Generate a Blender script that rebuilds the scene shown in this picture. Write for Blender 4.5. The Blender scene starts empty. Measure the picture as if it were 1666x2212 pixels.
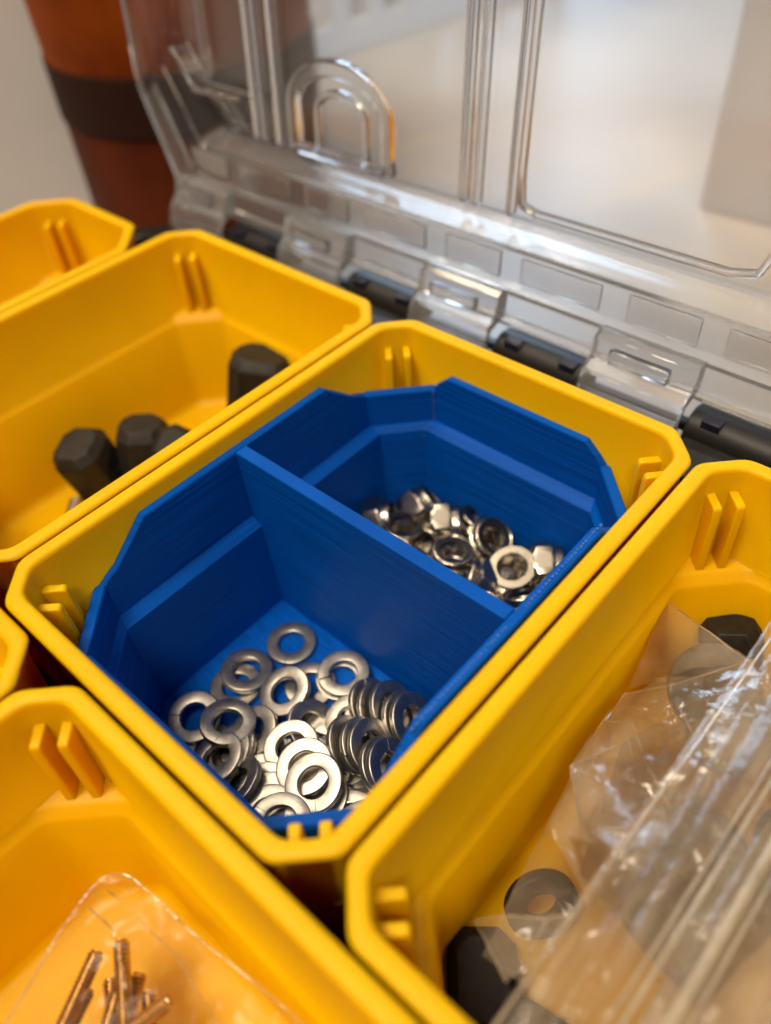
import bpy, bmesh, math, random
from mathutils import Vector, Matrix, noise
random.seed(7)
MM = 0.001
SC = bpy.context.scene
COL = SC.collection

# ------------------------------------------------------------------ camera
cam_d = bpy.data.cameras.new('camera')
cam = bpy.data.objects.new('camera', cam_d); COL.objects.link(cam); SC.camera = cam
CR = ((0.7455593, 0.6631788, -0.0658419), (0.4399274, -0.5639605, -0.6988651), (-0.5006048, 0.4920797, -0.7122165))
right, down, fwd = Vector(CR[0]), Vector(CR[1]), Vector(CR[2])
CT = Vector((86.611, -10.931, 76.512))
m = Matrix(((right.x, -down.x, -fwd.x), (right.y, -down.y, -fwd.y), (right.z, -down.z, -fwd.z))).to_4x4()
m.translation = CT * MM
cam.matrix_world = m
cam_d.sensor_fit = 'HORIZONTAL'; cam_d.sensor_width = 7.4
cam_d.lens = 1722.74 / 1666 * 7.4
cam_d.clip_start = 0.002; cam_d.clip_end = 20
cam_d.dof.use_dof = True; cam_d.dof.focus_distance = 0.112; cam_d.dof.aperture_fstop = 3.0
SC.render.resolution_x = 771; SC.render.resolution_y = 1024

# ------------------------------------------------------------------ light
w = bpy.data.worlds.new('World'); SC.world = w; w.use_nodes = True
w.node_tree.nodes['Background'].inputs[0].default_value = (1.0, 0.86, 0.72, 1)
w.node_tree.nodes['Background'].inputs[1].default_value = 0.05

def lamp(name, kind, loc, target, energy, color, size=0.1, size_y=None):
    d = bpy.data.lights.new(name, kind); o = bpy.data.objects.new(name, d); COL.objects.link(o)
    o.location = loc
    o.rotation_euler = (Vector(target) - Vector(loc)).to_track_quat('-Z', 'Y').to_euler()
    d.energy = energy; d.color = color
    if kind == 'AREA':
        d.size = size
        if size_y: d.shape = 'RECTANGLE'; d.size_y = size_y
        else: d.shape = 'DISK'
    else: d.shadow_soft_size = size
    return o
WARM = (1.0, 0.82, 0.60)
# ceiling fitting with three warm bulbs, above and to the left of the organizer
for k in range(3):
    lamp('ceiling_bulb', 'AREA', (-0.76 + 0.04 * k, 0.36 - 0.32 * k, 1.27), (0.03, 0.04, 0), 3.4, WARM, 0.24)
# main warm ceiling panel, nearly overhead and a little towards the viewer
lamp('ceiling_panel', 'AREA', (-0.04, -0.42, 1.30), (0.03, 0.04, 0), 14.5, (1.0, 0.845, 0.645), 0.40)
# second warm ceiling fitting on the viewer's right
lamp('ceiling_panel', 'AREA', (0.52, -0.50, 1.15), (0.05, 0.02, 0), 6.5, (1.0, 0.845, 0.645), 0.30)
# faint warm bounce from the ceiling
lamp('ceiling_bounce', 'AREA', (-0.25, -0.2, 1.6), (0.03, 0.05, 0), 4.0, (1.0, 0.84, 0.66), 1.3, 1.3)
# cool daylight from the window at the far left of the room, and an added cool fill on the right that lights the rack
lamp('window_and_fill_light', 'AREA', (-1.15, 1.45, 0.95), (-0.05, 0.35, -0.05), 30.0, (0.52, 0.74, 1.0), 0.8, 0.8)
lamp('window_and_fill_light', 'AREA', (0.75, 1.25, 0.55), (-0.15, 0.45, -0.05), 9.0, (0.52, 0.74, 1.0), 0.6, 0.5)

SC.view_settings.view_transform = 'Standard'; SC.view_settings.look = 'None'
SC.view_settings.exposure = 0.0; SC.view_settings.gamma = 1.0
SC.view_settings.use_curve_mapping = False
SC.render.engine = 'CYCLES'
SC.cycles.max_bounces = 16; SC.cycles.transparent_max_bounces = 24; SC.cycles.transmission_bounces = 14

# ------------------------------------------------------------------ materials
def mat(name, color=(0.8, 0.8, 0.8), rough=0.5, metal=0.0, **kw):
    M = bpy.data.materials.new(name); M.use_nodes = True
    nt = M.node_tree; b = nt.nodes['Principled BSDF']
    b.inputs['Base Color'].default_value = (*color, 1); b.inputs['Roughness'].default_value = rough
    b.inputs['Metallic'].default_value = metal
    for k, v in kw.items(): b.inputs[k.replace('_', ' ')].default_value = v
    return M
def N(M, typ, **kw):
    n = M.node_tree.nodes.new(typ)
    for k, v in kw.items(): setattr(n, k, v)
    return n
def L(M, a, b): M.node_tree.links.new(a, b)
def BS(M): return M.node_tree.nodes['Principled BSDF']
def coords(M, scale=(1, 1, 1)):
    t = N(M, 'ShaderNodeTexCoord'); mp = N(M, 'ShaderNodeMapping'); mp.inputs['Scale'].default_value = scale
    L(M, t.outputs['Object'], mp.inputs['Vector']); return mp.outputs['Vector']
def noise_n(M, vec, scale, detail=4):
    n = N(M, 'ShaderNodeTexNoise'); n.inputs['Scale'].default_value = scale; n.inputs['Detail'].default_value = detail
    L(M, vec, n.inputs['Vector']); return n.outputs['Fac']
def ramp(M, fac, c0, c1, p0=0.3, p1=0.7):
    r = N(M, 'ShaderNodeValToRGB'); r.color_ramp.elements[0].position = p0; r.color_ramp.elements[1].position = p1
    r.color_ramp.elements[0].color = (*c0, 1); r.color_ramp.elements[1].color = (*c1, 1)
    L(M, fac, r.inputs['Fac']); return r.outputs['Color']
def bump(M, h, strength, dist):
    b = N(M, 'ShaderNodeBump'); b.inputs['Strength'].default_value = strength; b.inputs['Distance'].default_value = dist
    L(M, h, b.inputs['Height']); L(M, b.outputs['Normal'], BS(M).inputs['Normal']); return b

yellow = mat('yellow_plastic', (0.76, 0.415, 0.0), 0.42, Specular_IOR_Level=0.16)
BS(yellow).inputs['Subsurface Weight'].default_value = 0.35
BS(yellow).inputs['Subsurface Radius'].default_value = (0.006, 0.0025, 0.0002); BS(yellow).inputs['Subsurface Scale'].default_value = 1.0
v = coords(yellow); n = noise_n(yellow, v, 2500, 3); bump(yellow, n, 0.10, 0.0001)
n2 = noise_n(yellow, v, 60, 3); yc = ramp(yellow, n2, (0.71, 0.385, 0.0), (0.77, 0.425, 0.0))
n4 = noise_n(yellow, v, 700, 2); spk = ramp(yellow, n4, (1, 1, 1), (0.45, 0.36, 0.25), 0.765, 0.80)
mx = N(yellow, 'ShaderNodeMix', data_type='RGBA', blend_type='MULTIPLY'); mx.inputs[0].default_value = 0.8
L(yellow, yc, mx.inputs[6]); L(yellow, spk, mx.inputs[7]); L(yellow, mx.outputs[2], BS(yellow).inputs['Base Color'])
n5 = noise_n(yellow, v, 150, 5); rr5 = N(yellow, 'ShaderNodeMapRange'); rr5.inputs[3].default_value = 0.34; rr5.inputs[4].default_value = 0.52
L(yellow, n5, rr5.inputs[0]); L(yellow, rr5.outputs[0], BS(yellow).inputs['Roughness'])

def blue_mat(name, zscale, streak):
    M = mat(name, (0.0, 0.08, 0.42), 0.46, Specular_IOR_Level=0.08)
    vv = coords(M, (45, 45, zscale) if not streak else streak)
    nn = noise_n(M, vv, 1.0, 5); bump(M, nn, 0.6, 0.00025)
    L(M, ramp(M, nn, (0.0, 0.056, 0.32), (0.0, 0.094, 0.49), 0.3, 0.75), BS(M).inputs['Base Color'])
    return M
blue = blue_mat('blue_printed_layers', 2300, None)
blue_bead = mat('blue_bead', (0.03, 0.11, 0.42), 0.3)
blue_top = blue_mat('blue_printed_top', 0, (300, 1800, 40))

steel = mat('zinc_steel', (0.62, 0.59, 0.53), 0.38, 1.0)
v = coords(steel); n = noise_n(steel, v, 900, 4); L(steel, ramp(steel, n, (0.36, 0.335, 0.295), (0.54, 0.51, 0.45)), BS(steel).inputs['Base Color'])
n = noise_n(steel, v, 3000, 3); bump(steel, n, 0.12, 0.00005)
nut_steel = mat('bright_nut_steel', (0.40, 0.365, 0.31), 0.25, 1.0)
v = coords(nut_steel); n = noise_n(nut_steel, v, 1500, 3); bump(nut_steel, n, 0.10, 0.00005)
brass = mat('brassy_screw_steel', (0.66, 0.50, 0.30), 0.26, 1.0)
v = coords(brass); n = noise_n(brass, v, 1200, 3); L(brass, ramp(brass, n, (0.40, 0.28, 0.14), (0.62, 0.46, 0.25)), BS(brass).inputs['Base Color'])
nylon = mat('dark_nylon', (0.006, 0.008, 0.02), 0.4)
black = mat('black_plastic', (0.010, 0.009, 0.008), 0.45, Specular_IOR_Level=0.3)
v = coords(black); n = noise_n(black, v, 1800, 3); bump(black, n, 0.3, 0.0001)
darkgrey = mat('dark_grey_rubber', (0.035, 0.032, 0.030), 0.55, Specular_IOR_Level=0.3)
v = coords(darkgrey); n = noise_n(darkgrey, v, 700, 4); L(darkgrey, ramp(darkgrey, n, (0.009, 0.008, 0.007), (0.020, 0.018, 0.016)), BS(darkgrey).inputs['Base Color'])
greydisc = mat('grey_zinc_disc', (0.30, 0.28, 0.26), 0.4, 0.8)
v = coords(greydisc); n = noise_n(greydisc, v, 300, 4); L(greydisc, ramp(greydisc, n, (0.10, 0.09, 0.08), (0.22, 0.20, 0.18)), BS(greydisc).inputs['Base Color'])

clear = mat('clear_polycarbonate', (0.95, 0.955, 0.97), 0.06, Transmission_Weight=0.985, IOR=1.50)

clear_sheen = mat('clear_polycarbonate_sheen', (0.95, 0.95, 0.96), 0.07, Transmission_Weight=0.93, IOR=1.50)  # extra diffuse white stands in for ceiling reflections on the hinge band
def film_mat(name, haze, tint, bumps=0.0, ior=1.5, rough=0.16, streak=None):
    M = bpy.data.materials.new(name); M.use_nodes = True; nt = M.node_tree; nt.nodes.clear()
    out = nt.nodes.new('ShaderNodeOutputMaterial')
    tr = nt.nodes.new('ShaderNodeBsdfTransparent'); tr.inputs[0].default_value = (0.96, 0.95, 0.93, 1)
    gl = nt.nodes.new('ShaderNodeBsdfGlossy'); gl.inputs['Roughness'].default_value = rough; gl.inputs[0].default_value = (1, 1, 1, 1)
    df = nt.nodes.new('ShaderNodeBsdfDiffuse'); df.inputs[0].default_value = (*tint, 1)
    tl = nt.nodes.new('ShaderNodeBsdfTranslucent'); tl.inputs[0].default_value = (*tint, 1)
    m0 = nt.nodes.new('ShaderNodeMixShader'); m0.inputs[0].default_value = 0.5
    nt.links.new(df.outputs[0], m0.inputs[1]); nt.links.new(tl.outputs[0], m0.inputs[2])
    t = nt.nodes.new('ShaderNodeTexCoord'); nz = nt.nodes.new('ShaderNodeTexNoise'); nz.inputs['Scale'].default_value = 90; nz.inputs['Detail'].default_value = 5
    mpn = nt.nodes.new('ShaderNodeMapping'); mpn.inputs['Scale'].default_value = streak or (1, 1, 1); nt.links.new(t.outputs['Object'], mpn.inputs['Vector']); nt.links.new(mpn.outputs['Vector'], nz.inputs['Vector'])
    mr = nt.nodes.new('ShaderNodeMapRange'); mr.inputs[1].default_value = 0.40; mr.inputs[2].default_value = 0.68; mr.inputs[3].default_value = haze * 0.5; mr.inputs[4].default_value = haze * 1.7
    nt.links.new(nz.outputs['Fac'], mr.inputs[0])
    m1 = nt.nodes.new('ShaderNodeMixShader'); nt.links.new(mr.outputs[0], m1.inputs[0])
    nt.links.new(tr.outputs[0], m1.inputs[1]); nt.links.new(m0.outputs[0], m1.inputs[2])
    fr = nt.nodes.new('ShaderNodeFresnel'); fr.inputs[0].default_value = ior
    bp = nt.nodes.new('ShaderNodeBump'); bp.inputs['Strength'].default_value = bumps; bp.inputs['Distance'].default_value = 0.0008
    n3 = nt.nodes.new('ShaderNodeTexNoise'); n3.inputs['Scale'].default_value = 260; n3.inputs['Detail'].default_value = 3
    nt.links.new(t.outputs['Object'], n3.inputs['Vector']); nt.links.new(n3.outputs['Fac'], bp.inputs['Height'])
    nt.links.new(bp.outputs[0], gl.inputs['Normal']); nt.links.new(bp.outputs[0], fr.inputs['Normal'])
    m2 = nt.nodes.new('ShaderNodeMixShader'); nt.links.new(fr.outputs[0], m2.inputs[0])
    nt.links.new(m1.outputs[0], m2.inputs[1]); nt.links.new(gl.outputs[0], m2.inputs[2])
    nt.links.new(m2.outputs[0], out.inputs[0]); return M
film = film_mat('clear_bag_film', 0.17, (0.78, 0.71, 0.60), 0.45, 1.55, 0.13)
film_header = film_mat('hazy_bag_film', 0.19, (0.74, 0.62, 0.44), 0.4, 1.5, 0.2, (9, 0.5, 1))
film_soft = film_mat('soft_bag_film', 0.035, (0.75, 0.70, 0.45), 0.2, 1.32, 0.2)
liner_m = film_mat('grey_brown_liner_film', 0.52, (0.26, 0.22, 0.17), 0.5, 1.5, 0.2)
zip_m = film_mat('zip_rail_plastic', 0.55, (0.80, 0.70, 0.52), 0.1, 1.45, 0.2)

# ------------------------------------------------------------------ mesh helpers (all numbers in millimetres)
def V(p): return Vector(p) * MM
def obj(name, verts, faces, material, parent=None, loc=(0, 0, 0), smooth=True, angle=35):
    me = bpy.data.meshes.new(name); me.from_pydata([V(p) for p in verts], [], faces)
    bm = bmesh.new(); bm.from_mesh(me); bmesh.ops.recalc_face_normals(bm, faces=bm.faces); bm.to_mesh(me); bm.free()
    me.materials.append(material)
    if smooth:
        me.shade_smooth(); me.set_sharp_from_angle(angle=math.radians(angle))
    o = bpy.data.objects.new(name, me); COL.objects.link(o); o.location = V(loc)
    if parent: o.parent = parent
    return o
def bev(o, width, seg=2, angle=30):
    md = o.modifiers.new('bevel', 'BEVEL'); md.width = width * MM; md.segments = seg; md.limit_method = 'ANGLE'; md.angle_limit = math.radians(angle)
    md.harden_normals = False
    return o
def tag(o, label, cat, group=None, kind=None):
    if label: o['label'] = label
    if cat: o['category'] = cat
    if group: o['group'] = group
    if kind: o['kind'] = kind
    return o
def empty(name, label, cat, loc=(0, 0, 0), group=None):
    o = bpy.data.objects.new(name, None); o.empty_display_size = 0.005; COL.objects.link(o); o.location = V(loc)
    return tag(o, label, cat, group)
def box_vf(x0, x1, y0, y1, z0, z1):
    return ([(x0, y0, z0), (x1, y0, z0), (x1, y1, z0), (x0, y1, z0), (x0, y0, z1), (x1, y0, z1), (x1, y1, z1), (x0, y1, z1)],
            [(0, 3, 2, 1), (4, 5, 6, 7), (0, 1, 5, 4), (1, 2, 6, 5), (2, 3, 7, 6), (3, 0, 4, 7)])
def box(name, x0, x1, y0, y1, z0, z1, material, parent=None, b=0.0, loc=(0, 0, 0)):
    o = obj(name, *box_vf(x0, x1, y0, y1, z0, z1), material, parent, loc)
    if b: bev(o, b)
    return o
def loft(rings, close_first=False, close_last=False):
    n = len(rings[0]); verts = [p for r in rings for p in r]; faces = []
    for i in range(len(rings) - 1):
        for j in range(n):
            k = (j + 1) % n
            faces.append((i * n + j, i * n + k, (i + 1) * n + k, (i + 1) * n + j))
    if close_first: faces.append(tuple(range(n - 1, -1, -1)))
    if close_last: faces.append(tuple((len(rings) - 1) * n + j for j in range(n)))
    return verts, faces
def tube_vf(path, rad, seg=10):
    rings = []
    for i, p in enumerate(path):
        p = Vector(p); a = Vector(path[max(0, i - 1)]); b = Vector(path[min(len(path) - 1, i + 1)])
        d = (b - a).normalized(); u = d.orthogonal().normalized() if i == 0 else (u - d * u.dot(d)).normalized()
        q = d.cross(u); r = rad[i] if isinstance(rad, (list, tuple)) else rad
        rings.append([p + (u * math.cos(t) + q * math.sin(t)) * r for t in [2 * math.pi * k / seg for k in range(seg)]])
    return loft(rings, True, True)
def copy_tree(o, parent=None):
    c = o.copy(); COL.objects.link(c); c.parent = parent
    for ch in list(o.children): copy_tree(ch, c)
    return c

# ------------------------------------------------------------------ yellow bins
def octagon(x0, x1, y0, y1, ch, r=1.0, seg=3):
    """chamfered rectangle with lightly rounded corners; ch = legs at (left-front, right-front, right-back, left-back)"""
    a, b, c, d = ch
    pts = [(x0 + a, y0), (x1 - b, y0), (x1, y0 + b), (x1, y1 - c), (x1 - c, y1), (x0 + d, y1), (x0, y1 - d), (x0, y0 + a)]
    out = []; n = len(pts)
    for i in range(n):
        p = Vector(pts[i]); q0 = (Vector(pts[i - 1]) - p); q1 = (Vector(pts[(i + 1) % n]) - p)
        k = min(r, q0.length * 0.4, q1.length * 0.4)
        s, e = p + q0.normalized() * k, p + q1.normalized() * k
        for t in range(seg + 1):
            u = t / seg; out.append(s * (1 - u) ** 2 + p * 2 * u * (1 - u) + e * u * u)
    return out
FLOOR = -39.4
def make_bin(x0, x1, y0, y1, label, ch=(5.1, 5.1, 5.1, 5.1), group='yellow bins in the organizer'):
    cx, cy = (x0 + x1) / 2, (y0 + y1) / 2
    root = empty('parts_bin', label, 'bin', (cx, cy, -41.2), group)
    prof = [(3.0, -41.2, 0), (2.8, -40.8, 0), (0.7, -1.3, 0), (0.18, -0.9, 0), (0.0, -0.6, 0), (0.1, -0.3, 0), (0.42, -0.05, 0), (0.8, 0.02, 0), (1.7, 0.02, -.2), (2.08, -0.07, -.3), (2.36, -0.35, -.4),
            (2.46, -0.8, -.4), (3.1, -16.2, 0.0), (3.14, -16.45, 0.6), (3.18, -16.6, 3.3), (3.3, -17.0, 3.7), (4.1, -17.75, 3.5), (4.45, -18.2, 3.4), (5.3, -37.6, 3.0), (5.7, -38.9, 3.0), (6.8, FLOOR, 3.0)]
    rings = []
    for ins, z, dc in prof:
        o8 = octagon(x0 + ins, x1 - ins, y0 + ins, y1 - ins, tuple(max(0.6, c + dc - ins * 0.586 + 0.35 * (ins if dc > 0.5 else 0)) for c in ch), 1.3)
        rings.append([(p.x - cx, p.y - cy, z + 41.2) for p in o8])
    vs, fs = loft(rings, True, True)
    obj('bin_shell', vs, fs, yellow, root, angle=50)
    # twin guide ribs on the four chamfered corners
    corners = ((x0, y0, 1, 1, ch[0]), (x1, y0, -1, 1, ch[1]), (x1, y1, -1, -1, ch[2]), (x0, y1, 1, -1, ch[3]))
    for X, Y, sx, sy, c in corners:
        if c > 8: continue
        nrm = Vector((sx, sy, 0)).normalized(); tan = Vector((-sy, sx, 0)).normalized()
        ins = 2.8; leg = c - ins * 0.586
        mid = Vector((X + sx * (ins + leg / 2), Y + sy * (ins + leg / 2), 0))
        for s in (-1.62, 1.62):
            verts = []
            for z, out in ((-17.6, 3.1), (-4.9, 2.9), (-4.3, 2.75), (-4.0, 2.4)):
                for tt, oo in ((-0.68, -1.3), (0.68, -1.3), (0.62, out), (-0.62, out)):
                    p = mid + tan * (s + tt) + nrm * oo; verts.append((p.x - cx, p.y - cy, z + 41.2))
            fs = [(0, 1, 2, 3)] + [(4 * i + j, 4 * i + (j + 1) % 4, 4 * i + 4 + (j + 1) % 4, 4 * i + 4 + j) for i in range(3) for j in range(4)] + [(12, 13, 14, 15)]
            bev(obj('guide_rib', verts, fs, yellow, root), 0.3, 3)
    return root
G = 0.45
BL_, BW_ = 80.98, 60.0
make_bin(0, BW_, 0, BL_, 'yellow bin that holds the blue divided tray')
make_bin(BW_ + G, 2 * BW_ + G, 0, BL_, 'yellow bin stuffed with a crumpled zip bag')
make_bin(-BW_ - G, -G, 0, BL_, 'yellow bin holding black angular plastic blocks')
make_bin(-BW_ - 2 * G - 40, -BW_ - 2 * G, -2, 74.2, 'narrow yellow bin at the canister end of the organizer, nothing in view inside', (5.1, 5.1, 8.5, 7.5))
make_bin(18, 18 + BL_, -G - BW_, -G, 'yellow bin holding a bag of long threaded screws')
make_bin(18 - G - BL_, 18 - G, -G - BW_, -G, 'yellow bin with a strip of clear plastic over its rim')

# ------------------------------------------------------------------ blue printed tray
def tray():
    root = empty('divided_tray', 'blue 3D printed tray with a divider, seated in a yellow bin', 'tray', (30, 40.5, FLOOR))
    def path(ins, leg):
        x0, x1, y0, y1 = ins, 60 - ins, ins, 80.98 - ins
        xs = [13.2, 16.0, 44.0, 46.8]; ys = [13.5, 15.6, 22.0, 58.98, 65.38, 67.48]
        p = [(x0 + leg, y0)] + [(x, y0) for x in xs] + [(x1 - leg, y0), (x1, y0 + leg)] + [(x1, y) for y in ys] + [(x1, y1 - leg)]
        p += [(x1 - leg, y1)] + [(x, y1) for x in reversed(xs)] + [(x0 + leg, y1), (x0, y1 - leg)] + [(x0, y) for y in reversed(ys)] + [(x0, y0 + leg)]
        return p
    low, mid, hi = -10.0, -6.4, -3.0
    fz = [low, low + 1.2, mid, mid, low + 1.2, low]; sz = [low, low + .7, low + 1.7, hi, hi, low + 1.7, low + .7, low]
    tops = fz + sz + fz + sz
    def R(ins, leg, z=None, dz=0): return [((x - 30) * .9735 - .85, y - 40.49, (z if z is not None else t + dz) - FLOOR) for (x, y), t in zip(path(ins, leg), tops)]
    rings = [R(6.0, 5.8, FLOOR + 0.05), R(5.4, 6.3, -18.0), R(3.6, 7.4, -16.6), R(2.5, 8.8, -15.4), R(2.35, 9.5, None, -.25), R(2.55, 9.45, None, 0),
             R(3.75, 9.0, None, 0), R(3.95, 8.85, None, -.25), R(4.1, 8.6, -16.9), R(6.15, 6.0, -18.1), R(6.7, 5.6, -37.5)]
    obj('tray_wall', *loft(rings, True, False), blue, root, angle=25)
    fl = [((x - 30) * .9735 - .85, y - 40.49, -37.5 - FLOOR) for x, y in path(6.5, 5.5)]
    obj('tray_floor', fl, [tuple(range(len(fl)))], blue_top, root)
    pr = [(4.0, -3.0), (56.0, -3.0), (56.0, -16.9), (54.0, -18.1), (53.4, -37.6), (6.6, -37.6), (6.0, -18.1), (4.0, -16.9)]
    vs = [((x - 30) * .9735 - .85, y - 40.49, z - FLOOR - 0.02) for y in (39.3, 41.5) for x, z in pr]; n = len(pr)
    fs = [tuple(range(n)), tuple(range(2 * n - 1, n - 1, -1))] + [(i, (i + 1) % n, n + (i + 1) % n, n + i) for i in range(n)]
    bev(obj('divider', vs, fs, blue, root), 0.2, 2)
    # vertical print seam in the back corner
    rnd = random.Random(4); pth = []; z = -10.4
    while z > -37: 
        t = 0 if z > -16.9 else min(1, (-16.9 - z) / 1.2)
        pth.append((12.3 - .75 * t - 30 + rnd.uniform(-.05, .05), 80.98 - (4.15 + 2.1 * t) - 40.49, z - FLOOR)); z -= .35
    obj('print_seam', *tube_vf(pth, [rnd.uniform(.10, .26) for _ in pth], 6), blue_bead, root)
    # broken extrusion line along the top of the side wall
    vs, fs = [], []
    y = 20.5
    while y < 60.5:
        ln = rnd.uniform(.25, .6); x = 55.3 + rnd.uniform(-.06, .06)
        if not 38.8 < y < 42:
            q = len(vs); bv, bf = box_vf(x - .16, x + .16, y, y + ln, -3.1, -2.9 + rnd.uniform(0, .06))
            vs += [(p[0] - 30, p[1] - 40.49, p[2] - FLOOR) for p in bv]; fs += [tuple(k + q for k in f_) for f_ in bf]
        y += ln + rnd.uniform(.15, .4)
    e = obj('extrusion_beads', vs, fs, blue_bead, root); e['kind'] = 'stuff'
tray()

# ------------------------------------------------------------------ spring washers
def washer_mesh(gap, helix, ro=4.35, ri=2.25, h=1.05):
    prof = []
    r = 0.24
    for cx, cz, a0 in ((ro - r, h / 2 - r, 0), (ri + r, h / 2 - r, 90), (ri + r, -h / 2 + r, 180), (ro - r, -h / 2 + r, 270)):
        for k in range(4):
            a = math.radians(a0 + 30 * k); prof.append((cx + r * math.cos(a), cz + r * math.sin(a)))
    n = len(prof); S = 56; vs = []; fs = []
    span = 2 * math.pi - gap
    for i in range(S + 1):
        t = i / S
        for q, (rr, z) in enumerate(prof):
            slant = 0.10 * z / (h / 2)
            a = gap / 2 + span * t + slant * (1 - abs(2 * t - 1)) * 0 + slant
            vs.append((rr * math.cos(a), rr * math.sin(a), z + helix * (t - .5)))
    for i in range(S):
        for j in range(n):
            k = (j + 1) % n; fs.append((i * n + j, i * n + k, (i + 1) * n + k, (i + 1) * n + j))
    fs.append(tuple(range(n - 1, -1, -1))); fs.append(tuple(S * n + j for j in range(n)))
    return vs, fs
wm = [obj('spring_washer', *washer_mesh(0.010, 0.10), steel, angle=40), obj('spring_washer', *washer_mesh(0.030, 0.26), steel, angle=40)]
WM = [o.data for o in wm]
for o in wm: bpy.data.objects.remove(o)
WASHERS=[
(15.24,33.46,-36.90, 0.000,0.000,1.000),
(27.19,34.32,-35.65, 0.000,0.000,1.000),
(26.96,33.85,-36.90, 0.000,0.000,1.000),
(14.14,24.39,-35.60, 0.046,0.124,0.991),
(14.30,21.60,-36.90, 0.000,0.000,1.000),
(22.70,25.37,-34.50, -0.116,-0.293,0.949),
(23.84,29.65,-36.90, 0.000,0.000,1.000),
(14.42,13.06,-35.30, 0.072,-0.143,0.987),
(20.72,15.34,-32.90, 0.021,0.178,0.984),
(24.04,17.31,-34.90, -0.221,-0.334,0.916),
(23.93,10.37,-33.30, -0.247,-0.183,0.952),
(23.77,12.03,-34.30, -0.289,-0.239,0.927),
(23.43,13.29,-35.30, -0.309,-0.269,0.912),
(29.52,9.67,-32.90, -0.521,-0.209,0.827),
(31.40,18.85,-33.20, -0.010,-0.174,0.985),
(35.81,17.61,-31.90, -0.007,-0.208,0.978),
(39.20,16.37,-30.60, -0.048,-0.274,0.961),
(40.20,16.16,-33.20, -0.100,-0.225,0.969),
(30.70,12.22,-35.30, -0.042,-0.293,0.955),
(32.92,11.78,-34.30, -0.059,-0.203,0.977),
(34.89,10.87,-33.30, -0.059,-0.110,0.992),
(36.75,9.47,-32.30, -0.066,-0.011,0.998),
(39.50,9.46,-30.90, -0.044,0.067,0.997),
(46.03,16.30,-32.50, -0.118,-0.013,0.993),
(48.93,15.91,-31.10, -0.215,-0.120,0.969),
(34.97,32.59,-35.10, 0.671,0.299,0.679),
(36.66,32.75,-34.50, 0.667,0.293,0.685),
(38.43,33.78,-33.70, 0.677,0.291,0.676),
(41.08,33.67,-33.90, 0.700,0.257,0.666),
(42.47,33.86,-33.10, 0.703,0.270,0.657),
(37.58,24.88,-33.50, 0.661,0.404,0.632),
(39.67,25.85,-32.90, 0.639,0.339,0.690),
(41.25,26.35,-32.10, 0.609,0.295,0.736),
(44.74,24.97,-31.70, 0.627,0.360,0.690),
(45.92,25.16,-30.90, 0.629,0.374,0.682),
(33.86,29.22,-35.90, -0.127,-0.117,0.985),
(30.00,24.19,-35.70, 0.533,0.261,0.805),
(29.98,28.31,-36.90, 0.000,0.000,1.000),
(26.51,22.00,-36.90, 0.000,0.000,1.000),
(41.42,22.25,-34.90, 0.116,0.292,0.949),
(42.37,21.65,-35.90, 0.025,0.252,0.968),
(37.93,13.81,-35.60, -0.085,0.062,0.994),
(33.61,19.37,-35.70, -0.011,-0.006,1.000),
(27.91,16.08,-36.80, 0.000,0.000,1.000),
(32.91,24.59,-36.80, 0.000,0.000,1.000),
(37.63,23.80,-36.80, 0.000,0.000,1.000),
(32.68,15.83,-36.80, 0.000,0.000,1.000),
(19.98,11.31,-36.80, 0.000,0.000,1.000),
(36.97,19.69,-35.10, 0.000,0.000,1.000),
(37.63,30.65,-36.70, 0.000,0.000,1.000),
(35.29,14.37,-35.30, 0.000,0.000,1.000),
(41.06,18.77,-36.80, 0.000,0.000,1.000),
]
WLAB = {0: 'lone dark steel spring washer lying flat next to the blue divider corner',
        1: 'dark steel spring washer on top of a stacked pair by the divider',
        5: 'tilted steel spring washer with its split showing, leaning on a flat washer',
        3: 'steel spring washer lying half over another on bare blue floor',
        8: 'dark topped spring washer bridging two others at the pile edge',
        13: 'nearly black spring washer tipped steeply against the front wall of the tray',
        14: 'bright spring washer highest of the overlapping row, catching lamp light',
        16: 'bright spring washer topmost of a leaning row of three, split facing the corner',
        22: 'pale spring washer pressed against the front chamfer of the tray',
        23: 'half hidden pale spring washer under the yellow rim corner'}
for i, (x, y, z, nx, ny, nz) in enumerate(WASHERS):
    o = bpy.data.objects.new('spring_washer', WM[i % 2]); COL.objects.link(o)
    q = Vector((nx, ny, nz)).to_track_quat('Z', 'Y')
    spin = {16: -0.62, 5: 0.7, 22: -0.5, 8: 2.0}.get(i, random.uniform(0, 6.28))
    o.rotation_euler = (q.to_matrix() @ Matrix.Rotation(spin, 3, 'Z')).to_euler()
    o.location = V((x, y, z))
    if i in WLAB: lab = WLAB[i]
    elif i in (25, 26, 27, 28, 29): lab = 'steel spring washer in the toppled stack beside the blue divider'
    elif i in (30, 31, 32): lab = 'steel spring washer in the leaning stack of three against the bright row'
    elif nx > 0.5: lab = 'steel spring washer leaning against the blue side wall under the yellow rim'
    elif i in (10, 11, 12): lab = 'steel spring washer in the slanted row of three along the front wall'
    elif i in (18, 19, 20, 21): lab = 'pale spring washer in a shingled row leading to the front chamfer'
    elif i in (15, 17): lab = 'pale spring washer half covered by the topmost bright one'
    elif i in (2, 4, 6): lab = 'spring washer flat on the blue floor with another resting on it'
    elif i == 7: lab = 'dim spring washer at the outer edge of the pile nearest the tray corner'
    elif nz > .99: lab = 'spring washer mostly buried at the bottom of the pile'
    else: lab = 'grey steel spring washer tilted in the middle of the loose pile'
    tag(o, lab, 'washer', 'spring washers in the blue tray')

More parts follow.
